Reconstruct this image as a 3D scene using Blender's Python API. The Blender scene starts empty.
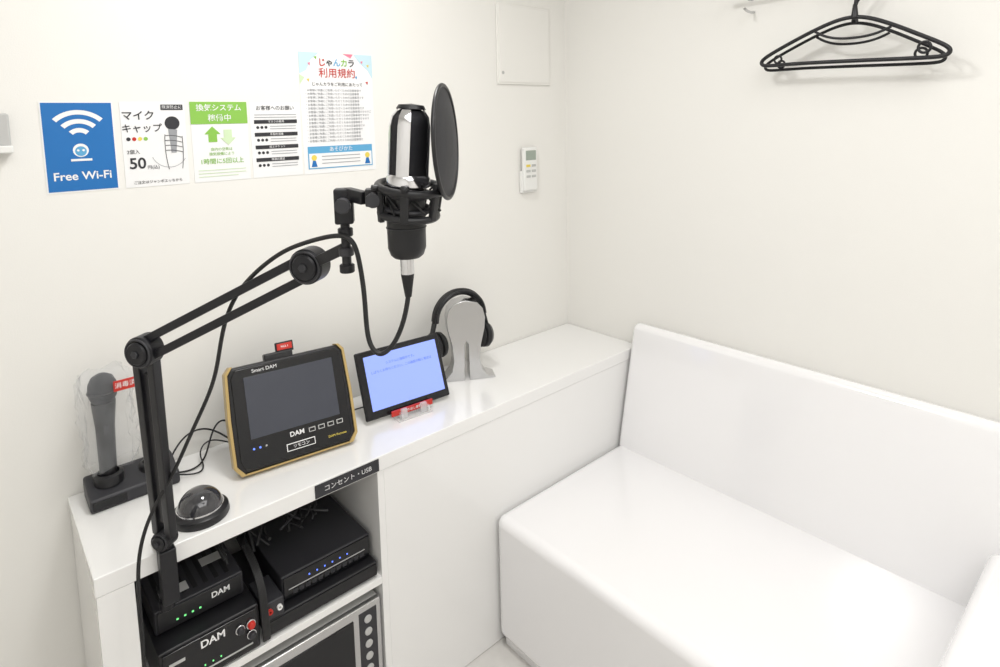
import bpy, math, random
from mathutils import Matrix, Vector, Euler
random.seed(4)
rad=math.radians
COL=bpy.context.collection
# ---------------------------------------------------------------- materials
def mat(n,c,r=.5,metal=0,coat=0,bump=0,bscale=200,var=0,emis=None,es=1,trans=0,alpha=1,ior=1.45):
    m=bpy.data.materials.new(n);m.use_nodes=True;nt=m.node_tree;b=nt.nodes['Principled BSDF']
    b.inputs['Base Color'].default_value=(*c,1);b.inputs['Roughness'].default_value=r;b.inputs['Metallic'].default_value=metal
    b.inputs['Coat Weight'].default_value=coat;b.inputs['Coat Roughness'].default_value=.09
    b.inputs['Transmission Weight'].default_value=trans;b.inputs['Alpha'].default_value=alpha;b.inputs['IOR'].default_value=ior
    if emis: b.inputs['Emission Color'].default_value=(*emis,1);b.inputs['Emission Strength'].default_value=es
    if bump or var:
        tc=nt.nodes.new('ShaderNodeTexCoord');nz=nt.nodes.new('ShaderNodeTexNoise');nz.inputs['Scale'].default_value=bscale;nz.inputs['Detail'].default_value=4
        nt.links.new(tc.outputs['Object'],nz.inputs['Vector'])
        if bump:
            bp=nt.nodes.new('ShaderNodeBump');bp.inputs['Strength'].default_value=bump;bp.inputs['Distance'].default_value=.001
            nt.links.new(nz.outputs['Fac'],bp.inputs['Height']);nt.links.new(bp.outputs['Normal'],b.inputs['Normal'])
        if var:
            mx=nt.nodes.new('ShaderNodeMix');mx.data_type='RGBA';mx.inputs['A'].default_value=(*c,1);mx.inputs['B'].default_value=(*[k*(1-var) for k in c],1)
            nt.links.new(nz.outputs['Fac'],mx.inputs['Factor']);nt.links.new(mx.outputs['Result'],b.inputs['Base Color'])
    return m
WALL=mat('wall_paint',(.84,.828,.793),.6,bump=.25,bscale=350,var=.015)
CEIL=mat('ceiling_paint',(.8,.8,.78),.8,bump=.1)
FLOOR=mat('floor_vinyl',(.70,.68,.65),.3,bump=.1,bscale=40,var=.12)
LAM=mat('white_laminate',(.865,.86,.85),.16,coat=.6,bump=.02,bscale=60)
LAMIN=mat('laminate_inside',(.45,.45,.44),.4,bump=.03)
VINYL=mat('white_vinyl',(.875,.867,.875),.18,coat=1,bump=.12,bscale=420)
BLK=mat('black_plastic',(.012,.012,.014),.38,bump=.05,bscale=300)
BLKM=mat('black_matte',(.01,.01,.011),.6,bump=.2,bscale=500)
BLKG=mat('black_gloss',(.008,.008,.01),.12,bump=.01)
DGR=mat('dark_grey',(.03,.03,.035),.45,bump=.05)
ARMM=mat('arm_paint',(.014,.014,.017),.35,metal=.2,bump=.1,bscale=400)
CHR=mat('chrome',(.70,.70,.72),.14,metal=1,bump=.02)
ALU=mat('brushed_aluminium',(.58,.58,.59),.24,metal=1,bump=.15,bscale=250)
GRIL=mat('mic_grille',(.02,.02,.024),.45,metal=.6,bump=1,bscale=1100)
RUB=mat('cable_rubber',(.011,.011,.012),.5,bump=.05)
GOLD=mat('gold_trim',(.50,.36,.15),.35,metal=.3,bump=.05)
RED=mat('red_plastic',(.55,.03,.02),.4,bump=.02)
WHT=mat('white_plastic',(.82,.82,.8),.35,bump=.03)
LGR=mat('light_grey_plastic',(.5,.5,.49),.4,bump=.03)
PAPER=mat('paper',(.86,.86,.865),.55,bump=.03)
INK=mat('ink_black',(.03,.03,.035),.6,bump=.01)
INKG=mat('ink_grey',(.32,.33,.35),.6,bump=.01)
WINK=mat('ink_white',(.86,.86,.86),.5,bump=.01)
BLUE=mat('sign_blue',(.012,.155,.46),.4,bump=.02)
GRN=mat('ink_green',(.25,.52,.08),.5,bump=.01)
CYAN=mat('ink_lightblue',(.11,.38,.64),.5,bump=.01)
PINK=mat('ink_pink',(.78,.22,.32),.5,bump=.01)
PALE=mat('ink_pale_blue',(.56,.74,.82),.5,bump=.01)
PALG=mat('ink_pale_green',(.62,.77,.50),.5,bump=.01)
YEL=mat('ink_yellow',(.78,.62,.10),.5,bump=.01)
SCRG=mat('lcd_off',(.06,.065,.085),.12,var=.15,bscale=12)
SCRB=mat('lcd_blue',(.1,.15,.5),.15,emis=(.36,.46,.95),es=.80,bump=.01)
SCRT=mat('lcd_text',(.05,.1,.5),.2,emis=(.10,.17,.7),es=.7)
LEDG=mat('led_green',(.1,.6,.2),.3,emis=(.25,1,.3),es=.9)
LEDB=mat('led_blue',(.1,.2,.9),.3,emis=(.12,.22,1),es=1.4)
ACR=mat('clear_acrylic',(.95,.97,.98),.05,alpha=.28,bump=.01)
BAG=mat('plastic_bag',(.8,.82,.85),.1,alpha=.13,bump=1,bscale=60)
DOME=mat('smoked_dome',(.03,.03,.035),.06,coat=1,bump=.01)
# ---------------------------------------------------------------- helpers
def link(o,par):
    COL.objects.link(o)
    if par is not None:o.parent=par
    return o
def root(n,loc=(0,0,0),rot=(0,0,0),sc=(1,1,1)):
    e=bpy.data.objects.new(n,None);e.empty_display_size=.05;e.location=loc;e.rotation_euler=rot;e.scale=sc;COL.objects.link(e);return e
def meshobj(n,vs,fs,m,par=None,smooth=False):
    me=bpy.data.meshes.new(n);me.from_pydata([tuple(v) for v in vs],[],fs);me.materials.append(m);me.validate();me.update()
    import bmesh
    bm=bmesh.new();bm.from_mesh(me);bmesh.ops.recalc_face_normals(bm,faces=bm.faces);bm.to_mesh(me);bm.free()
    if smooth:
        for p in me.polygons:p.use_smooth=True
    return link(bpy.data.objects.new(n,me),par)
def bevel(o,w,s=3):
    k=o.modifiers.new('bev','BEVEL');k.width=w;k.segments=s;k.limit_method='ANGLE';k.angle_limit=rad(35)
    for p in o.data.polygons:p.use_smooth=True
    try:
        w2=o.modifiers.new('wn','WEIGHTED_NORMAL');w2.keep_sharp=False
    except Exception: pass
def box(n,a,b,m,par=None,bev=0,seg=3):
    x0,y0,z0=a;x1,y1,z1=b
    vs=[(x,y,z) for x in(x0,x1) for y in(y0,y1) for z in(z0,z1)]
    o=meshobj(n,vs,[(0,1,3,2),(4,6,7,5),(0,4,5,1),(2,3,7,6),(0,2,6,4),(1,5,7,3)],m,par)
    if bev:bevel(o,bev,seg)
    return o
def prism(n,pts,axis,a,b,m,par=None,bev=0,seg=3):
    """2-D polygon pts extruded along axis ('x','y','z') from a to b"""
    def V(p,t):
        return {'x':(t,p[0],p[1]),'y':(p[0],t,p[1]),'z':(p[0],p[1],t)}[axis]
    N=len(pts);vs=[V(p,a) for p in pts]+[V(p,b) for p in pts]
    fs=[tuple(range(N)),tuple(range(2*N-1,N-1,-1))]+[(i,(i+1)%N,N+(i+1)%N,N+i) for i in range(N)]
    o=meshobj(n,vs,fs,m,par)
    if bev:bevel(o,bev,seg)
    return o
def frame(d):
    d=Vector(d).normalized();h=Vector((0,0,1)) if abs(d.z)<.9 else Vector((1,0,0))
    u=d.cross(h).normalized();return d,u,u.cross(d)
def lathe(n,prof,m,par=None,org=(0,0,0),axis=(0,0,1),N=40,a0=0,a1=360):
    d,u,w=frame(axis);org=Vector(org);full=abs(a1-a0)>=360
    K=N if full else N+1;vs=[];fs=[]
    for r,h in prof:
        for i in range(K):
            t=rad(a0+(a1-a0)*i/N);vs.append(org+d*h+u*(r*math.cos(t))+w*(r*math.sin(t)))
    for j in range(len(prof)-1):
        for i in range(N):
            i2=(i+1)%K
            fs.append((j*K+i,j*K+i2,(j+1)*K+i2,(j+1)*K+i))
    if full:
        if prof[0][0]>1e-5:fs.append(tuple(range(K)))
        if prof[-1][0]>1e-5:fs.append(tuple((len(prof)-1)*K+i for i in range(K)))
    o=meshobj(n,vs,fs,m,par,True)
    k=o.modifiers.new('es','EDGE_SPLIT');k.split_angle=rad(40)
    return o
def cyl(n,p0,p1,r,m,par=None,r1=None,N=32,ch=None):
    p0=Vector(p0);p1=Vector(p1);L=(p1-p0).length;r1=r if r1 is None else r1
    ch=min(r,r1)*.12 if ch is None else ch
    return lathe(n,[(r-ch,0),(r,ch),(r1,L-ch),(r1-ch,L)],m,par,p0,p1-p0,N)
def torus(n,R,r,m,par=None,org=(0,0,0),axis=(0,0,1),N=48,K=12):
    prof=[(R+r*math.cos(2*math.pi*i/K),r*math.sin(2*math.pi*i/K)) for i in range(K+1)]
    d,u,w=frame(axis);org=Vector(org);vs=[];fs=[]
    for i in range(N):
        t=2*math.pi*i/N
        for j in range(K):
            rr,h=prof[j];vs.append(org+d*h+u*(rr*math.cos(t))+w*(rr*math.sin(t)))
    for i in range(N):
        for j in range(K):
            fs.append((i*K+j,((i+1)%N)*K+j,((i+1)%N)*K+(j+1)%K,i*K+(j+1)%K))
    return meshobj(n,vs,fs,m,par,True)
def tube(n,pts,r,m,par=None,cyc=False,smooth=True,res=8):
    c=bpy.data.curves.new(n,'CURVE');c.dimensions='3D';c.bevel_depth=r;c.bevel_resolution=4;c.resolution_u=res;c.use_fill_caps=True
    if smooth:
        s=c.splines.new('NURBS');s.points.add(len(pts)-1)
        for p,q in zip(s.points,pts):p.co=(*q,1)
        s.order_u=4;s.use_endpoint_u=not cyc;s.use_cyclic_u=cyc
    else:
        s=c.splines.new('POLY');s.points.add(len(pts)-1)
        for p,q in zip(s.points,pts):p.co=(*q,1)
        s.use_cyclic_u=cyc
    c.materials.append(m);return link(bpy.data.objects.new(n,c),par)
def text(n,s,loc,size,m,par,rot=(rad(90),0,0),align='CENTER',sx=1,bold=0):
    c=bpy.data.curves.new(n,'FONT');c.body=s;c.size=size;c.align_x=align;c.align_y='CENTER';c.extrude=.00015;c.offset=bold
    c.materials.append(m);o=bpy.data.objects.new(n,c);o.location=loc;o.rotation_euler=rot;o.scale=(sx,1,1);return link(o,par)
def bar(n,p0,p1,w,h,m,par=None,side=None,bev=.0015):
    """rectangular bar between two points; side = direction of width w"""
    p0=Vector(p0);p1=Vector(p1);d=(p1-p0).normalized()
    s=Vector(side)-d*Vector(side).dot(d) if side is not None else frame(d)[1];s.normalize();q=d.cross(s)
    vs=[p+s*(a*w/2)+q*(b*h/2) for p in(p0,p1) for a,b in((-1,-1),(1,-1),(1,1),(-1,1))]
    o=meshobj(n,vs,[(0,1,2,3),(4,7,6,5),(0,4,5,1),(1,5,6,2),(2,6,7,3),(3,7,4,0)],m,par)
    bevel(o,bev,2);return o
# ---------------------------------------------------------------- room
box('wall_back',(-2.6,0,0),(.1,.1,2.5),WALL);box('wall_right',(0,-3.2,0),(.1,0,2.5),WALL)
box('floor',(-2.7,-3.3,-.1),(.1,.1,0),FLOOR)
box('wall_left',(-2.7,-3.2,0),(-2.6,.1,2.5),WALL);box('wall_front',(-2.7,-3.3,0),(.1,-3.2,2.5),WALL)
box('ceiling',(-2.7,-3.3,2.5),(.1,.1,2.6),CEIL)
# ---------------------------------------------------------------- counter
H=.7536
ct=root('counter_cabinet')
box('top_slab',(-1.705,-.352,H-.04),(-.002,-.002,H),LAM,ct,.0025)
box('side_left',(-1.703,-.331,.002),(-1.683,-.003,H-.0405),LAM,ct,.001)
box('stile_left',(-1.703,-.351,.002),(-1.64,-.331,H-.0405),LAM,ct,.0015)
box('panel_front',(-1.083,-.350,.002),(-.003,-.330,H-.0405),LAM,ct,.001)
box('divider',(-1.101,-.349,.002),(-1.081,-.01,H-.04),LAM,ct,.001)
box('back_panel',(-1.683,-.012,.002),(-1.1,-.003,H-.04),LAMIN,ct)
box('shelf_mid',(-1.683,-.348,.408),(-1.1,-.012,.4264),LAM,ct,.001)
box('bottom_board',(-1.683,-.348,.002),(-1.1,-.012,.06),LAM,ct,.001)
box('label_plate',(-1.268,-.3545,H-.036),(-1.098,-.352,H-.004),INK,ct,.0005)
text('label_text','コンセント・USB',(-1.183,-.3552,H-.020),.0165,WINK,ct,bold=-.0001)
# ---------------------------------------------------------------- sofa
so=root('bench_sofa')
box('seat_block',(-.722,-1.416,.03),(-.004,-.354,.423),VINYL,so,.030,8)
box('plinth',(-.70,-1.41,.0),(-.01,-.37,.04),VINYL,so)
prism('backrest',[(-.004,.405),(-.004,.848),(-.048,.848),(-.142,.405)],'y',-1.545,-.358,VINYL,so,.02,8)
box('armrest',(-.722,-1.56,.03),(-.14,-1.417,.60),VINYL,so,.026,8)
box('armrest_plinth',(-.70,-1.55,0),(-.14,-1.42,.04),VINYL,so)
# ---------------------------------------------------------------- posters
def flat(n,x0,z0,x1,z1,m,par,y=-.0016,t=.0006):
    return box(n,(x0,y-t,z0),(x1,y,z1),m,par)
def arc(n,cx,cz,r,w,a0,a1,m,par,y=-.0018,N=20):
    vs=[];fs=[]
    for i in range(N+1):
        t=rad(a0+(a1-a0)*i/N)
        vs+=[(cx+(r-w/2)*math.cos(t),y,cz+(r-w/2)*math.sin(t)),(cx+(r+w/2)*math.cos(t),y,cz+(r+w/2)*math.sin(t))]
    fs=[(2*i,2*i+1,2*i+3,2*i+2) for i in range(N)]
    return meshobj(n,vs,fs,m,par)
ZB,ZT=1.4514,1.654
p=root('wifi_sign')
box('board',(-1.684,-.0012,ZB),(-1.546,-.0002,ZT),PAPER,p)
flat('blue_field',-1.681,ZB+.003,-1.549,ZT-.003,BLUE,p,-.0012,.0003)
for i,r in enumerate((.022,.042,.062)):arc(f'wave_{i}',-1.615,1.568,r,.010,45,135,WINK,p)
lathe('logo_dot',[(0,.0003),(.015,.0003),(.015,0)],WINK,p,(-1.615,-.0016,1.545),(0,-1,0),24)
lathe('logo_face',[(0,.0003),(.011,.0003),(.011,0)],CYAN,p,(-1.615,-.0021,1.543),(0,-1,0),24)
for s in(-1,1):lathe(f'logo_eye_{s}',[(0,.0003),(.0025,.0003),(.0025,0)],WINK,p,(-1.615+s*.005,-.0026,1.545),(0,-1,0),12)
flat('logo_name',-1.635,1.521,-1.595,1.526,WINK,p)
text('title','Free Wi-Fi',(-1.615,-.002,1.487),.0255,WINK,p,bold=.0004)
p=root('microphone_cap_poster')
box('sheet',(-1.533,-.0012,ZB),(-1.394,-.0002,ZT),PAPER,p)
text('title_1','マイク',(-1.496,-.002,1.620),.0235,INK,p,bold=.0003);text('title_2','キャップ',(-1.490,-.002,1.590),.0215,INK,p,bold=.0002)
flat('tag',-1.447,1.634,-1.398,1.647,INK,p);text('tag_text','飛沫防止に',(-1.4225,-.0024,1.6405),.009,WINK,p)
for i,m in enumerate((INK,RED,YEL,GRN)):lathe(f'dot_{i}',[(0,.0004),(.0045,.0004),(.0045,0)],m,p,(-1.520+i*.012,-.0015,1.566),(0,-1,0),16)
text('price_note','2個入',(-1.512,-.002,1.535),.011,INK,p);text('price','50',(-1.505,-.002,1.507),.036,INK,p,bold=.0006);text('yen','円(込)',(-1.472,-.002,1.497),.010,INK,p)
lathe('drawn_mic_head',[(0,.0004),(.0165,.0004),(.0165,0)],INK,p,(-1.424,-.0015,1.602),(0,-1,0),28)
prism('drawn_mic_body',[(-1.434,1.588),(-1.414,1.586),(-1.419,1.53),(-1.430,1.53)],'y',-.0022,-.0014,INKG,p)
for i in range(4):tube(f'drawn_finger_{i}',[(-1.442,-.002,1.572-i*.012),(-1.425,-.002,1.574-i*.012),(-1.405,-.002,1.567-i*.012)],.0007,INK,p)
tube('drawn_wrist',[(-1.442,-.002,1.575),(-1.446,-.002,1.53),(-1.438,-.002,1.49)],.0007,INK,p);tube('drawn_wrist_2',[(-1.404,-.002,1.57),(-1.402,-.002,1.53),(-1.408,-.002,1.49)],.0007,INK,p)
arc('swirl',-1.435,1.535,.040,.0012,200,330,INKG,p)
text('foot','ご注文はジャンボエッちから',(-1.4635,-.002,1.462),.0082,INK,p)
p=root('ventilation_poster')
box('sheet',(-1.382,-.0012,ZB),(-1.243,-.0002,ZT),PAPER,p)
flat('green_band',-1.382,1.598,-1.243,ZT,GRN,p);text('title_1','換気システム',(-1.3125,-.0026,1.638),.0185,WINK,p,bold=.0002);text('title_2','稼働中',(-1.3125,-.0026,1.612),.0195,WINK,p,bold=.0001)
prism('arrow_up',[(-1.343,1.552),(-1.322,1.552),(-1.322,1.572),(-1.313,1.572),(-1.3325,1.592),(-1.352,1.572),(-1.343,1.572)],'y',-.0022,-.0014,GRN,p)
prism('arrow_down',[(-1.305,1.583),(-1.285,1.583),(-1.285,1.562),(-1.276,1.562),(-1.295,1.543),(-1.314,1.562),(-1.305,1.562)],'y',-.0024,-.0015,PALG,p)
for i in range(2):text(f'sub_{i}',('店内の空気は','換気設備により')[i],(-1.3125,-.002,1.533-i*.012),.009,GRN,p)
text('big','1時間に5回以上',(-1.3125,-.002,1.502),.0155,GRN,p,bold=.0001)
for i in range(3):flat(f'line_{i}',-1.372,1.480-i*.008,-1.255+(-.02 if i==2 else 0),1.4815-i*.008,PALG,p)
p=root('notice_poster')
box('sheet',(-1.236,-.0012,ZB),(-1.098,-.0002,ZT-.002),PAPER,p)
text('title','お客様へのお願い',(-1.167,-.002,1.637),.0132,INK,p)
for i in range(2):flat(f'sub_{i}',-1.225,1.619-i*.007,-1.109,1.6205-i*.007,INKG,p)
for i in range(4):
    z=1.596-i*.034;flat(f'bar_{i}',-1.226,z,-1.108,z+.010,INK,p);text(f'bar_text_{i}',('マスクの着用','手指の消毒','咳エチケット','体調の確認')[i],(-1.167,-.0026,z+.005),.0075,WINK,p)
    for j in range(3):lathe(f'icon_{i}_{j}',[(0,.0004),(.004,.0004),(.004,0)],INK,p,(-1.217+j*.011,-.0015,z-.010),(0,-1,0),12)
    for j in range(2):flat(f'txt_{i}_{j}',-1.184,z-.008-j*.007,-1.112,z-.0065-j*.007,INKG,p)
p=root('usage_rules_poster')
X0,X1,Z0,Z1=-1.093,-.864,1.450,1.793
box('sheet',(X0,-.0012,Z0),(X1,-.0002,Z1),PAPER,p)
prism('corner_left',[(X0,Z1),(X0+.06,Z1),(X0+.035,Z1-.02),(X0+.02,Z1-.05),(X0,Z1-.06)],'y',-.002,-.0013,PALE,p)
prism('corner_right',[(X1,Z1),(X1-.06,Z1),(X1-.04,Z1-.025),(X1-.015,Z1-.045),(X1,Z1-.07)],'y',-.002,-.0013,PALE,p)
prism('corner_pink',[(X1-.062,Z1),(X1-.095,Z1),(X1-.07,Z1-.012)],'y',-.002,-.0013,PINK,p)
prism('corner_green',[(X0,Z1-.062),(X0,Z1-.09),(X0+.014,Z1-.07)],'y',-.002,-.0013,PALG,p)
for i,(m,dx,dz) in enumerate(((YEL,.02,-.075),(PINK,.19,-.02),(GRN,.045,-.012),(RED,.205,-.08),(CYAN,.17,-.065),(YEL,.21,-.03),(PINK,.025,-.03))):
    prism(f'confetti_{i}',[(X0+dx,Z1+dz),(X0+dx+.008,Z1+dz+.002),(X0+dx+.006,Z1+dz-.007)],'y',-.0026,-.0015,m,p)
for i,ch in enumerate('じゃんカラ'):text(f'logo_{i}',ch,(-1.025+i*.023,-.0024,1.765),.024,(RED,INK,CYAN,GRN,INK)[i],p,bold=.0004)
text('title','利用規約',(-.9785,-.0024,1.735),.029,RED,p,bold=.0001)
text('lead','じゃんカラをご利用にあたって',(-.9785,-.002,1.704),.0115,INK,p)
for i in range(15):
    w=random.uniform(.16,.205);text(f'rule_{i}','・'+'お客様に快適にご利用いただくための注意事項ですのでご協力'[:int(w*130)],(X0+.012,-.002,1.687-i*.0103),.0077,INKG,p,align='LEFT')
flat('blue_box',X0+.012,1.464,X1-.012,1.528,CYAN,p);flat('blue_box_inner',X0+.015,1.467,X1-.015,1.508,PAPER,p,-.0022)
text('box_title','あそびかた',(-.9785,-.0028,1.518),.015,WINK,p)
for i,dx in enumerate((-.085,.085)):
    lathe(f'kid_head_{i}',[(0,.0004),(.008,.0004),(.008,0)],YEL,p,(-.9785+dx,-.0030,1.496),(0,-1,0),16)
    prism(f'kid_body_{i}',[(-.9785+dx-.009,1.470),(-.9785+dx+.009,1.470),(-.9785+dx+.004,1.488),(-.9785+dx-.004,1.488)],'y',-.0034,-.003,BLUE,p)
for i in range(3):flat(f'box_line_{i}',-1.04,1.498-i*.010,-.918,1.5-i*.010,INKG,p,-.003)
# ---------------------------------------------------------------- wall items
p=root('access_panel')
box('frame',(-.361,-.006,1.719),(-.092,-.0005,2.005),WALL,p,.002);box('door',(-.353,-.009,1.727),(-.100,-.005,1.997),WALL,p,.001)
cyl('latch',(-.338,-.009,1.76),(-.338,-.011,1.76),.006,LGR,p)
p=root('air_conditioner_remote')
box('holder',(-.262,-.016,1.318),(-.182,-.0005,1.400),WHT,p,.004)
box('body',(-.257,-.026,1.325),(-.187,-.008,1.488),WHT,p,.006)
box('lcd',(-.248,-.0268,1.440),(-.196,-.0255,1.476),mat('lcd_green',(.33,.38,.33),.25),p,.001)
for i in range(3):
    for j in range(2):box(f'button_{i}_{j}',(-.247+j*.028,-.0278,1.415-i*.02),(-.226+j*.028,-.0255,1.424-i*.02),YEL if (i,j)==(0,0) else LGR,p,.001)
p=root('wall_speaker_bracket')
box('box',(-1.86,-.035,1.560),(-1.738,-.0005,1.628),LGR,p,.004)
box('lip',(-1.86,-.045,1.546),(-1.736,-.0005,1.562),WHT,p,.003)
# ---------------------------------------------------------------- hangers
def hanger(hx,dy,dz,th,k=1):
    p=root('coat_hanger')
    yc,zc=-1.066+dy,1.842+dz
    def hp(y,z):return (hx,-1.066+(y+1.066)*k+dy,z+dz)
    out=[(-1.066,1.842),(-.99,1.822),(-.90,1.783),(-.845,1.757),(-.823,1.742),(-.826,1.730),(-.845,1.727),(-.92,1.728),(-1.046,1.724),(-1.17,1.719),(-1.25,1.716),(-1.270,1.719),(-1.276,1.731),(-1.262,1.745),(-1.21,1.773),(-1.14,1.812)]
    tube('outline',[hp(*q) for q in out],th,BLK,p,cyc=True)
    torus('notch_near',.013,.0032,BLK,p,hp(-1.222,1.742),(1,0,0),28,8);torus('notch_far',.010,.003,BLK,p,hp(-.872,1.743),(1,0,0),28,8)
    tube('inner_arch',[hp(-.97,1.808),hp(-1.0,1.786),hp(-1.06,1.778),hp(-1.12,1.784),hp(-1.15,1.80)],.0034,BLK,p)
    cyl('neck',(hx,yc,1.832+dz),(hx,yc,1.866+dz),.009,BLK,p,.005)
    hk=[(0,.0),(0,.025),(-.012,.038),(-.028,.055),(-.026,.085),(0,.099),(.024,.085),(.028,.065)]
    tube('hook',[(hx,yc+a,1.86+dz+b) for a,b in hk],.0035,BLK,p)
hanger(-.072,0,0,.0052)
hanger(-.046,.008,-.012,.0042,.97)
p=root('coat_rail')
tube('rod',[(-.0575,-.70,1.9475),(-.0575,-1.75,1.9475)],.005,ALU,p,smooth=False)
for i,y in enumerate((-.755,-1.7)):
    tube(f'bracket_{i}',[(-.003,y,1.9475),(-.0575,y,1.9475)],.005,ALU,p,smooth=False);lathe(f'rose_{i}',[(0,.006),(.014,.005),(.018,0)],ALU,p,(-.0005,y,1.9475),(-1,0,0))
tube('peg',[(-.003,-.765,1.895),(-.04,-.765,1.89),(-.06,-.765,1.90)],.004,ALU,p)
# ---------------------------------------------------------------- karaoke remote tablet
p=root('karaoke_touch_remote',(-1.250,-.234,H+.011),(rad(-18),0,rad(-7.5)),(1.04,1,1.0))
prism('housing',[(-.128,.0),(.128,.0),(.142,.02),(.143,.13),(.139,.235),(.128,.25),(-.128,.25),(-.139,.235),(-.143,.13),(-.142,.02)],'y',0,.036,BLK,p,.006)
for s in(-1,1):
    prism('gold_side_l' if s<0 else 'gold_side_r',[(s*.120,-.003),(s*.132,-.003),(s*.1465,.018),(s*.148,.13),(s*.1435,.238),(s*.131,.253),(s*.124,.253),(s*.137,.235),(s*.1405,.13),(s*.1395,.022)],'y',-.003,.034,GOLD,p,.0015)
prism('gold_bottom',[(-.128,-.003),(.128,-.003),(.120,.001),(-.120,.001)],'y',-.002,.034,GOLD,p,.0005)
prism('bezel',[(-.122,.008),(.122,.008),(.131,.03),(.131,.225),(.12,.243),(-.12,.243),(-.131,.225),(-.131,.03)],'y',-.004,0,BLKG,p,.0015)
box('screen',(-.104,-.0052,.075),(.108,-.0035,.222),SCRG,p,.001)
text('logo_top','Smart DAM',(-.055,-.005,.233),.012,WINK,p);text('logo','DAM',(.0,-.0048,.060),.016,WINK,p,bold=.0003)
for i in range(4):box(f'touch_key_{i}',(.028+i*.023,-.0048,.053),(.044+i*.023,-.0038,.064),LGR,p,.002);box(f'touch_key_in_{i}',(.030+i*.023,-.0052,.055),(.042+i*.023,-.0046,.062),BLKG,p)
box('center_label',(-.028,-.005,.022),(.04,-.0038,.040),WINK,p,.004);box('center_label_in',(-.026,-.0054,.024),(.038,-.0048,.038),BLKG,p,.003);text('center_text','リモコン',(.006,-.0058,.031),.010,WINK,p)
text('bottom_text','DAM Remote',(.095,-.0048,.028),.008,YEL,p)
for i in range(3):lathe(f'led_{i}',[(0,.0008),(.0022,.0006),(.0024,0)],LEDB if i<2 else LGR,p,(-.100+i*.014,-.004,.052),(0,-1,0),12)
box('stylus_holder',(-.05,.004,.246),(.018,.03,.266),BLK,p,.004);box('holder_back',(-.022,.006,.262),(.022,.010,.288),BLK,p,.002);box('red_tag',(-.018,.002,.268),(.018,.006,.284),RED,p,.001);text('tag_text','NO.1',(0,.0012,.276),.008,WINK,p)
box('rear_stand',(-.07,.034,.002),(.07,.05,.12),BLK,p,.004)
# ---------------------------------------------------------------- blue tablet + stand
p=root('tablet_computer',(-.907,-.209,H+.014),(rad(-20.5),0,rad(-4.7)))
box('body',(-.136,0,0),(.136,.009,.188),BLK,p,.004)
box('glass',(-.133,-.0008,.003),(.133,.001,.185),BLKG,p,.0004)
box('display',(-.113,-.0016,.022),(.122,-.0006,.172),SCRB,p)
for i,(s_,z) in enumerate((('システムに接続中です。',.142),('しばらくお待ちください。この画面が続く場合は',.124),)):text(f'line_{i}',s_,(.0,-.002,z),.009,SCRT,p)
p=root('acrylic_tablet_stand',(-.907,-.209,H),(0,0,rad(-4.7)))
box('foot',(-.055,-.035,0),(.055,.06,.003),ACR,p,.001)
prism('rib_l',[(-.035,.003),(.06,.003),(.075,.12),(.062,.12),(.017,.012),(-.005,.010),(-.02,.022),(-.035,.022)],'x',-.045,-.040,ACR,p,.0005)
prism('rib_r',[(-.035,.003),(.06,.003),(.075,.12),(.062,.12),(.017,.012),(-.005,.010),(-.02,.022),(-.035,.022)],'x',.040,.045,ACR,p,.0005)
box('red_strip',(-.066,-.015,.012),(.066,-.009,.028),RED,p,.001);text('strip_text','持ち出し厳禁',(0,-.0155,.020),.009,WINK,p)
box('clip_l',(-.04,-.026,.003),(-.022,-.016,.030),ACR,p,.001);box('clip_r',(.022,-.026,.003),(.04,-.016,.030),ACR,p,.001)
# ---------------------------------------------------------------- headphones and stand
HR=rad(-8)
p=root('headphone_stand',(-.640,-.115,H),(0,0,rad(-30)))
hw=[(.010,.0),(.092,.0),(.094,.004),(.066,.014),(.050,.034),(.043,.065),(.047,.115),(.060,.17),(.063,.205),(.056,.235),(.038,.256),(.0,.266)]
poly=[(.008,.0)]+hw[1:]+[(-x,z) for x,z in reversed(hw[1:-1])]+[(-.008,0),(-.006,.12),(.0,.13),(.006,.12)]
poly=[(x+.010,z) for x,z in poly]
prism('omega_band',poly,'y',-.036,.026,ALU,p,.003)
h=root('headphones',(-.645,-.112,H-.004),(0,0,HR))
arcp=[(.088*math.cos(t),.0,.203+.088*math.sin(t)) for t in [math.pi*i/16 for i in range(17)]]
tube('headband',arcp,.011,BLKM,h);tube('headband_rim_f',[(x*1.02,-.014,z+.003) for x,y,z in arcp],.005,BLK,h);tube('headband_rim_b',[(x*1.02,.014,z+.003) for x,y,z in arcp],.005,BLK,h)
for s in(-1,1):
    k='l' if s<0 else 'r'
    lathe('cup_'+k,[(0,0),(.034,0),(.042,.006),(.043,.018),(.034,.030),(.018,.034),(0,.035)],BLK,h,(s*.080,0,.130),(s,0,-.08))
    lathe('cushion_'+k,[(.012,-.020),(.028,-.022),(.038,-.014),(.041,-.003),(.034,.002),(.012,.002)],BLKM,h,(s*.080,0,.130),(s,0,-.08))
    lathe('cup_badge_'+k,[(0,.0015),(.018,.001),(.019,0)],CHR,h,(s*.115,0,.127),(s,0,-.08))
    bar('yoke_'+k,(s*.089,0,.215),(s*.103,0,.160),.024,.006,BLK,h,(0,1,0))
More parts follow.
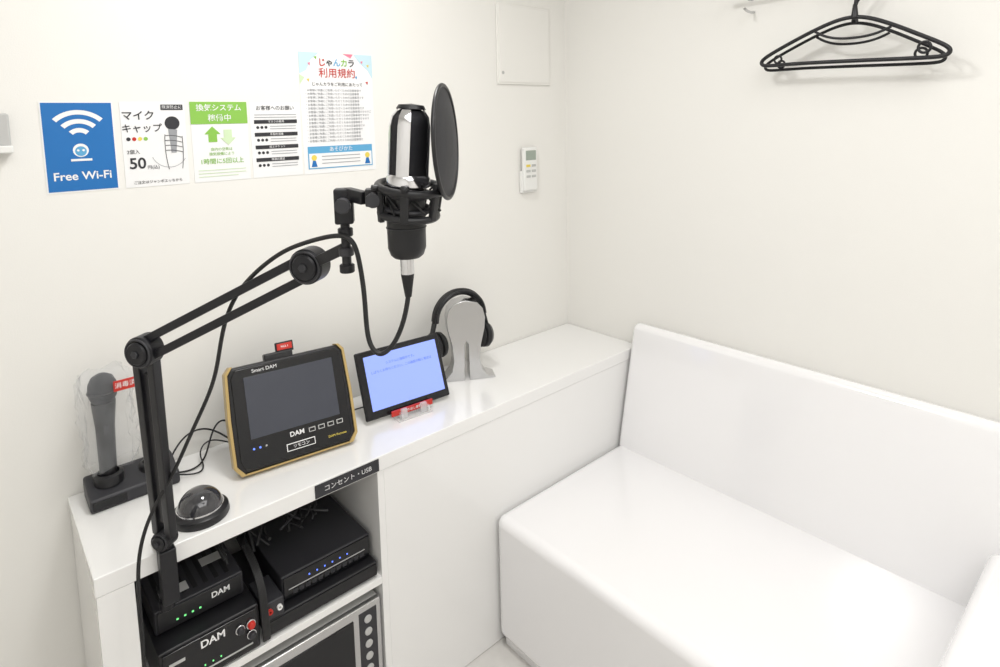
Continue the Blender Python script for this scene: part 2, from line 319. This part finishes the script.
# ---------------------------------------------------------------- charging base + handheld mic + bag
p=root('microphone_charger',(-1.586,-.075,H))
prism('base',[(-.048,0),(.045,0),(.045,.05),(.02,.052),(-.048,.030)],'x',-.09,.09,DGR,p,.006)
box('base_face',(-.085,-.0495,.006),(-.02,-.047,.026),BLKG,p,.002)
lathe('socket_l',[(.030,0),(.030,.02),(.022,.024),(.021,.004)],BLK,p,(-.045,0,.04),(0,.0,1))
lathe('socket_r',[(.030,0),(.030,.012),(.022,.016),(.021,.004)],BLK,p,(.045,0,.04),(0,.0,1))
box('led',(.03,-.0495,.012),(.036,-.0475,.015),LEDG,p)
m=root('handheld_microphone',(-1.631,-.075,H+.05),(0,rad(1),0))
lathe('handle',[(0,0),(.015,0),(.017,.01),(.019,.12),(.023,.165),(.024,.18),(0,.18)],BLK,m)
lathe('grille',[(.021,.18),(.027,.192),(.029,.205),(.0275,.222),(.021,.236),(.010,.243),(0,.244)],GRIL,m)
torus('grille_ring',.028,.003,BLK,m,(0,0,.203));box('switch',(-.005,-.0215,.11),(.005,-.017,.13),DGR,m,.001)
g=root('plastic_bag_cover',(-1.627,-.075,H+.09))
N=60;vs=[];fs=[];L=[(.038,-.012),(.046,.01),(.044,.03),(.041,.05),(.044,.07),(.042,.09),(.046,.11),(.041,.13),(.044,.15),(.047,.17),(.045,.19),(.042,.205),(.028,.214)]
for j,(r_,z_) in enumerate(L):
    for i in range(N):
        t=2*math.pi*i/N;rr=r_*(1+.11*math.sin(5*t+.8*j)+.07*math.sin(9*t-1.7*j)+.05*math.sin(14*t+2*j))
        vs.append((rr*1.2*math.cos(t)+.006,rr*math.sin(t)*.85,z_+.006*math.sin(3*t+j)))
for j in range(len(L)-1):
    for i in range(N):fs.append((j*N+i,j*N+(i+1)%N,(j+1)*N+(i+1)%N,(j+1)*N+i))
fs.append(tuple((len(L)-1)*N+i for i in range(N)))
meshobj('bag',vs,fs,BAG,g,True)
box('sterile_tag',(.014,-.050,.172),(.060,-.048,.196),RED,g,.001);text('sterile_text','消毒済',(.037,-.0505,.184),.014,WINK,g)
# ---------------------------------------------------------------- dome
p=root('dome_camera',(-1.498,-.287,H))
lathe('base_ring',[(0,0),(.056,0),(.058,.004),(.056,.016),(.049,.021),(.046,.021)],BLK,p)
lathe('dome',[(.046,.018)]+[(.046*math.cos(rad(a)),.018+.044*math.sin(rad(a))) for a in range(5,91,6)]+[(0,.062)],DOME,p)
lathe('lens_ring',[(.0475,.020),(.0475,.025),(.0455,.025)],CHR,p)
# ---------------------------------------------------------------- equipment in cabinet
p=root('karaoke_amplifier')
box('lower_unit',(-1.612,-.350,.432),(-1.412,-.05,.535),BLK,p,.004)
box('front_panel',(-1.606,-.354,.440),(-1.418,-.350,.529),BLKG,p,.002)
text('logo','DAM',(-1.51,-.3550,.512),.023,WINK,p,bold=.0005)
for i,(x,m_) in enumerate(((-1.432,RED),(-1.455,DGR),(-1.432,DGR))):
    lathe(f'knob_{i}',[(.008,0),(.008,.008),(.006,.011),(0,.011)],m_,p,(x,-.354,.500-.024*(i==2)),(0,-1,0));torus(f'jack_{i}',.009,.0016,CHR,p,(x,-.356,.500-.024*(i==2)),(0,1,0),24,8)
box('badge',(-1.595,-.3555,.500),(-1.565,-.3535,.506),LGR,p)
box('strip',(-1.60,-.3552,.452),(-1.43,-.3535,.455),LGR,p)
for i in range(3):box(f'led_{i}',(-1.53+i*.016,-.3555,.463),(-1.5275+i*.016,-.3535,.4655),LEDG,p)
box('upper_unit',(-1.605,-.300,.539),(-1.425,-.06,.592),DGR,p,.004)
box('upper_front',(-1.600,-.304,.543),(-1.430,-.300,.588),BLK,p,.002)
for i in range(4):box(f'up_led_{i}',(-1.565+i*.015,-.3055,.557),(-1.561+i*.015,-.3035,.560),LEDG,p)
text('upper_logo','DAM',(-1.475,-.3050,.572),.018,WINK,p,bold=.0004)
for i in range(7):box(f'vent_{i}',(-1.59+i*.022,-.28,.5915),(-1.58+i*.022,-.12,.5932),BLKM,p)
for i,x in enumerate((-1.585,-1.49)):box(f'sticker_{i}',(x,-.275+.05*i,.5930),(x+.055,-.245+.05*i,.5938),LGR,p)
for i,x in enumerate((-1.60,-1.43)):
    cyl(f'foot_{i}',(x,-.33,.4264),(x,-.33,.433),.008,BLKM,p);cyl(f'footb_{i}',(x,-.08,.4264),(x,-.08,.433),.008,BLKM,p)
p=root('video_recorder')
box('lower_unit',(-1.395,-.340,.432),(-1.108,-.05,.470),BLK,p,.004)
box('lower_face',(-1.390,-.343,.436),(-1.112,-.340,.466),BLKG,p,.001)
box('upper_unit',(-1.345,-.312,.474),(-1.112,-.05,.535),DGR,p,.004)
box('upper_face',(-1.341,-.316,.478),(-1.116,-.312,.531),BLKG,p,.001)
for i in range(6):box(f'led_{i}',(-1.28+i*.020,-.3175,.512),(-1.277+i*.020,-.3155,.515),LEDB,p)
box('face_strip',(-1.33,-.3175,.500),(-1.13,-.3155,.5015),LGR,p)
for i in range(12):box(f'port_{i}',(-1.32+i*.016,-.3175,.485),(-1.309+i*.016,-.3155,.495),DGR,p)
box('jack_box',(-1.40,-.343,.472),(-1.352,-.25,.515),DGR,p,.003)
for i in range(2):lathe(f'jack_{i}',[(.006,0),(.006,.006),(.003,.006),(.003,0)],(RED,WHT)[i],p,(-1.386+i*.022,-.343,.495),(0,-1,0),20)
for i,x in enumerate((-1.385,-1.12)):
    cyl(f'foot_{i}',(x,-.32,.4264),(x,-.32,.433),.008,BLKM,p);cyl(f'footb_{i}',(x,-.08,.4264),(x,-.08,.433),.008,BLKM,p)
p=root('safe_box')
box('case',(-1.47,-.330,.0605),(-1.106,-.03,.372),LGR,p,.006)
box('front_frame',(-1.47,-.345,.062),(-1.106,-.328,.374),ALU,p,.005)
box('window',(-1.445,-.3475,.095),(-1.185,-.344,.350),BLKG,p,.004)
box('key_panel',(-1.170,-.3462,.10),(-1.120,-.3445,.358),DGR,p,.003)
for i in range(5):
    z=.335-i*.034;cyl(f'button_{i}',(-1.146,-.345,z),(-1.146,-.350,z),.010,LGR,p)
# cable bundle in cabinet
p=root('cable_bundle')
for i in range(18):
    x=random.uniform(-1.45,-1.2);pts=[(x,-.06,random.uniform(.57,.60)+.03)]
    for k in range(4):pts.append((x+random.uniform(-.06,.06),-.08-.05*k+random.uniform(-.02,.02),.61+random.uniform(0,.06)))
    pts.append((x+random.uniform(-.04,.04),-.27,random.uniform(.60,.63)));tube(f'cable_{i}',pts,random.choice((.0025,.004)),RUB if i%5 else DGR,p)
for i in range(5):
    x=-1.408+i*.003;tube(f'front_cable_{i}',[(x,-.22,.62),(x,-.30,.61),(x+.002,-.350,.57),(x-.002,-.360,.51),(x+.003,-.355,.46),(x+.005,-.345,.434)],.003,RUB,p)
box('power_strip',(-1.24,-.09,.60),(-1.105,-.015,.64),WHT,p,.004)
# ---------------------------------------------------------------- studio mic on boom arm
M=Vector((-1.376,-.959,1.5));RZ=rad(-32.6);RM=Matrix.Rotation(RZ,3,'Z')
def mw(x,y,z):return M+RM@Vector((x,y,z))
arm=root('microphone_boom_arm')
Cl=Vector((-1.585,-.372,.790));E=Vector((-1.6237,-.5504,1.2317));S=Vector((-1.4435,-.7953,1.3818))
n=(S-E).cross(Vector((0,0,1))).normalized()
if n.y>0:n=-n
def segm(tag,A,B,nn,w=.015):
    d=(B-A).normalized();nn=(nn-d*nn.dot(d)).normalized();q=d.cross(nn)
    for s in(-1,1):
        bar(f'{tag}_tube_{"a" if s<0 else "b"}',A+q*s*.0145+d*.012,B+q*s*.0145-d*.012,w,.0135,ARMM,arm,nn,.002)
    if tag=='lower': bar(f'{tag}_spring_cover',A+d*.05,B-d*.05,.006,.010,ARMM,arm,nn,.001)
def joint(tag,P,nn,r):
    cyl(tag+'_hub',P-nn*.016,P+nn*.016,r,ARMM,arm,ch=.003);cyl(tag+'_cap',P+nn*.016,P+nn*.021,r*.72,ARMM,arm);torus(tag+'_ring',r*.85,.0018,DGR,arm,P+nn*.0165,nn,36,8)
    cyl(tag+'_bolt',P+nn*.021,P+nn*.024,r*.25,DGR,arm,N=6);cyl(tag+'_backcap',P-nn*.016,P-nn*.022,r*.6,ARMM,arm)
segm('lower',Cl,E,n,.018);segm('upper',E,S,n)
joint('elbow',E,n,.026);joint('shoulder',S,n,.027);joint('base',Cl,n,.019)
cyl('swivel_post',(-1.585,-.372,.70),(-1.585,-.372,.785),.009,ARMM,arm)
box('clamp_back',(-1.600,-.385,.655),(-1.570,-.3555,.768),ARMM,arm,.003)
box('clamp_top_jaw',(-1.600,-.376,H+.001),(-1.570,-.315,H+.014),ARMM,arm,.003)
box('clamp_low_jaw',(-1.600,-.376,.655),(-1.570,-.322,.668),ARMM,arm,.003)
cyl('clamp_screw',(-1.585,-.336,.635),(-1.585,-.336,.700),.005,CHR,arm);cyl('clamp_pad',(-1.585,-.336,.700),(-1.585,-.336,.7125),.014,ARMM,arm)
cyl('clamp_knob',(-1.585,-.336,.618),(-1.585,-.336,.638),.015,ARMM,arm,N=12)
rb=mw(-.085,.04,-.112);rt_=mw(-.085,.04,-.045)
bar('end_link',S,mw(-.085,.04,-.082),.014,.016,ARMM,arm,n);cyl('swivel_rod',rb,rt_,.0065,ARMM,arm)
for i,z in enumerate((-.112,-.088,-.060)):cyl(f'swivel_collar_{i}',mw(-.085,.04,z-.006),mw(-.085,.04,z+.006),.0105,ARMM if i!=1 else DGR,arm)
bar('thread_block',mw(-.085,.04,-.048),mw(-.085,.04,.002),.026,.022,ARMM,arm,RM@Vector((1,0,0)),.003)
cyl('block_knob',mw(-.085,.025,-.02),mw(-.085,.012,-.02),.011,DGR,arm,N=14)
bar('cross_bar',mw(-.08,.04,-.006),mw(-.054,.012,-.010),.018,.014,ARMM,arm,(0,0,1),.002)
# microphone
mc=root('condenser_microphone',M,(0,0,RZ))
ax=Vector((.075,0,.997)).normalized()
def A(h,dx=0):return Vector((.004,0,0))+ax*h
pr=[(.0,.112),(.010,.111),(.018,.106),(.0245,.097),(.0268,.086),(.0268,.018)]
lathe('grille',list(reversed(pr)),GRIL,mc,A(0),ax,48)
pr2=[(.0285,.012),(.0285,.086),(.026,.099),(.019,.109),(.012,.1135)]
for nm,a0_,a1_ in (('front',180,216),('left_edge',248,262),('right_edge',112,124),('rear',318,338)):
    lathe('chrome_frame_'+nm,pr2,CHR,mc,A(0),ax,12,a0_,a1_);lathe('chrome_frame_in_'+nm,[(r-.0012,h) for r,h in pr2],CHR,mc,A(0),ax,12,a0_,a1_)
lathe('chrome_collar',[(.026,.004),(.0295,.006),(.0295,.018),(.027,.021)],CHR,mc,A(0),ax,48)
lathe('top_cap',[(.020,.1090),(.017,.1145),(0,.1165)],BLK,mc,A(0),ax,32)
lathe('body',[(0,-.092),(.018,-.092),(.0225,-.088),(.026,-.078),(.0265,-.03),(.0265,.006),(0,.006)],BLK,mc,(0,0,0),(0,0,1),48)
torus('body_ring',.0265,.0010,DGR,mc,(0,0,-.05))
cyl('xlr_plug',(-.001,0,-.116),(-.001,0,-.090),.0095,CHR,mc);cyl('xlr_boot',(-.001,0,-.148),(-.001,0,-.115),.0045,BLKM,mc,.0092)
# shock mount
sm=root('shock_mount',M,(0,0,RZ));tilt=Vector((.10,-.12,1)).normalized()
torus('ring_upper',.044,.0055,BLK,sm,(.008,0,.004),tilt);torus('ring_lower',.038,.005,BLK,sm,(.004,0,-.032),tilt)
torus('inner_upper',.0305,.0035,DGR,sm,(.003,0,-.004),tilt);torus('inner_lower',.0305,.0035,DGR,sm,(.002,0,-.024),tilt)
for i in range(6):
    t=rad(60*i+20);c,s=math.cos(t),math.sin(t)
    bar(f'strut_{i}',(.008+.045*c,.045*s,.010),(.004+.039*c,.039*s,-.040),.011,.007,BLK,sm,(-s,c,0),.0015)
    lathe(f'hook_{i}',[(0,.006),(.005,.004),(.005,-.004),(0,-.006)],BLK,sm,(.008+.050*c,.050*s,.006),(c,s,0),12)
for i in range(12):
    t=rad(30*i);t2=rad(30*i+34*(1 if i%2 else -1))
    tube(f'elastic_{i}',[(.006+.041*math.cos(t),.041*math.sin(t),.004 if i%2 else -.030),(.003+.030*math.cos(t2),.030*math.sin(t2),-.022 if i%2 else -.006)],.0015,RUB,sm,smooth=False)
cyl('side_knob',(-.042,-.004,-.010),(-.042,-.022,-.010),.010,DGR,sm,N=14)
box('side_block',(-.053,-.006,-.020),(-.034,.014,.004),BLK,sm,.002)
# pop filter
pf=root('pop_filter',mw(.0575,0,.0637),(0,0,RZ))
nn=Vector((.965,-.27,.03)).normalized()
torus('rim',.0765,.0028,BLK,pf,(0,0,0),nn,64,10)
MESH=mat('pop_mesh',(.04,.04,.046),.5,metal=.5,bump=1,bscale=1500,alpha=.9)
lathe('mesh_front',[(0,.010),(.03,.0085),(.055,.0045),(.075,0)],MESH,pf,(0,0,0),nn,64)
lathe('mesh_back',[(0,.006),(.03,.0045),(.055,.0015),(.075,-.002)],MESH,pf,(0,0,0),nn,64)
bar('bracket_arm',(-.002,0,-.076),(-.010,0,-.060),.014,.004,BLK,pf,(0,1,0))
# cable
cb=root('microphone_cable')
pts=[mw(-.001,0,-.145),mw(-.004,0,-.165),mw(-.011,0,-.19),mw(-.024,0,-.216),mw(-.043,.0,-.232),mw(-.058,.005,-.214),mw(-.0605,.01,-.18),mw(-.061,.015,-.14),mw(-.067,.02,-.09),mw(-.074,.02,-.066),mw(-.095,.03,-.060),Vector((-1.452,-.80,1.418)),Vector((-1.475,-.755,1.400)),(-1.515,-.697,1.346),(-1.527,-.65,1.285),(-1.529,-.615,1.22),(-1.530,-.575,1.15),(-1.5532,-.505,1.051),(-1.578,-.455,.955),(-1.612,-.432,.895),(-1.640,-.432,.83),(-1.648,-.437,.76),(-1.65,-.455,.70),(-1.655,-.47,.6),(-1.66,-.46,.4),(-1.66,-.45,.1),(-1.68,-.47,.006),(-1.75,-.5,.005)]
tube('cable',pts,.0034,RUB,cb)
p=root('power_cable')
tube('cable_a',[(-1.50,-.04,H+.02),(-1.47,-.02,H+.06),(-1.42,-.015,H+.075),(-1.37,-.02,H+.04),(-1.34,-.08,H+.01),(-1.30,-.12,H+.012)],.0022,RUB,p)
tube('cable_b',[(-1.495,-.08,H+.006),(-1.46,-.10,H+.003),(-1.42,-.06,H+.003),(-1.40,-.03,H+.05),(-1.36,-.012,H+.09),(-1.32,-.02,H+.02),(-1.28,-.10,H+.01)],.0022,RUB,p)
tube('cable_c',[(-1.50,-.10,H+.012),(-1.455,-.13,H+.003),(-1.43,-.09,H+.003),(-1.44,-.05,H+.02),(-1.40,-.02,H+.045),(-1.35,-.05,H+.01),(-1.30,-.10,H+.004)],.0018,RUB,p)
tube('cable_d',[(-1.12,-.16,H+.05),(-1.09,-.13,H+.03),(-1.06,-.10,H+.004),(-1.03,-.08,H+.004),(-1.00,-.12,H+.02)],.0020,RUB,p)
p=root('floor_cable')
tube('cable',[(-1.72,-.50,.44),(-1.66,-.44,.44),(-1.62,-.40,.445),(-1.60,-.362,.445)],.0035,RUB,p)
# ---------------------------------------------------------------- lights
cl=root('ceiling_light',(-1.19,-.68,2.5))
lathe('housing',[(0,0),(.18,0),(.185,-.02),(.17,-.028)],WHT,cl)
l=bpy.data.lights.new('ceiling_lamp','AREA');l.shape='DISK';l.size=.32;l.energy=10.5;l.color=(1,.99,.975)
lo=bpy.data.objects.new('lamp',l);lo.location=(0,0,-.035);link(lo,cl)
l=bpy.data.lights.new('soft_fill','AREA');l.shape='RECTANGLE';l.size=1.8;l.size_y=1.6;l.energy=31;l.color=(1,.99,.98)  # added broad fill light, evens out wall brightness; not a real fixture
lo=bpy.data.objects.new('soft_fill_light',l);lo.location=(-1.4,-2.1,2.47);link(lo,None)
w=bpy.data.worlds.new('world');bpy.context.scene.world=w;w.use_nodes=True
w.node_tree.nodes['Background'].inputs[0].default_value=(.9,.9,.95,1);w.node_tree.nodes['Background'].inputs[1].default_value=.3
# ---------------------------------------------------------------- camera
a,p_,r=-0.7238,-0.1086,-0.0226
fw=Vector((-math.sin(a)*math.cos(p_),math.cos(a)*math.cos(p_),math.sin(p_)))
rt=fw.cross(Vector((0,0,1))).normalized();up=rt.cross(fw)
r2=rt*math.cos(r)+up*math.sin(r);u2=-rt*math.sin(r)+up*math.cos(r)
C=Vector((-1.8256,-1.6621,1.5918))
cd=bpy.data.cameras.new('camera');co=bpy.data.objects.new('camera',cd);COL.objects.link(co)
co.matrix_world=Matrix(((r2.x,u2.x,-fw.x,C.x),(r2.y,u2.y,-fw.y,C.y),(r2.z,u2.z,-fw.z,C.z),(0,0,0,1)))
cd.sensor_width=36;cd.lens=36*.61299;cd.shift_y=-(333.5-186.74)/1000;cd.clip_start=.02
bpy.context.scene.camera=co
bpy.context.scene.view_settings.view_transform='Standard'
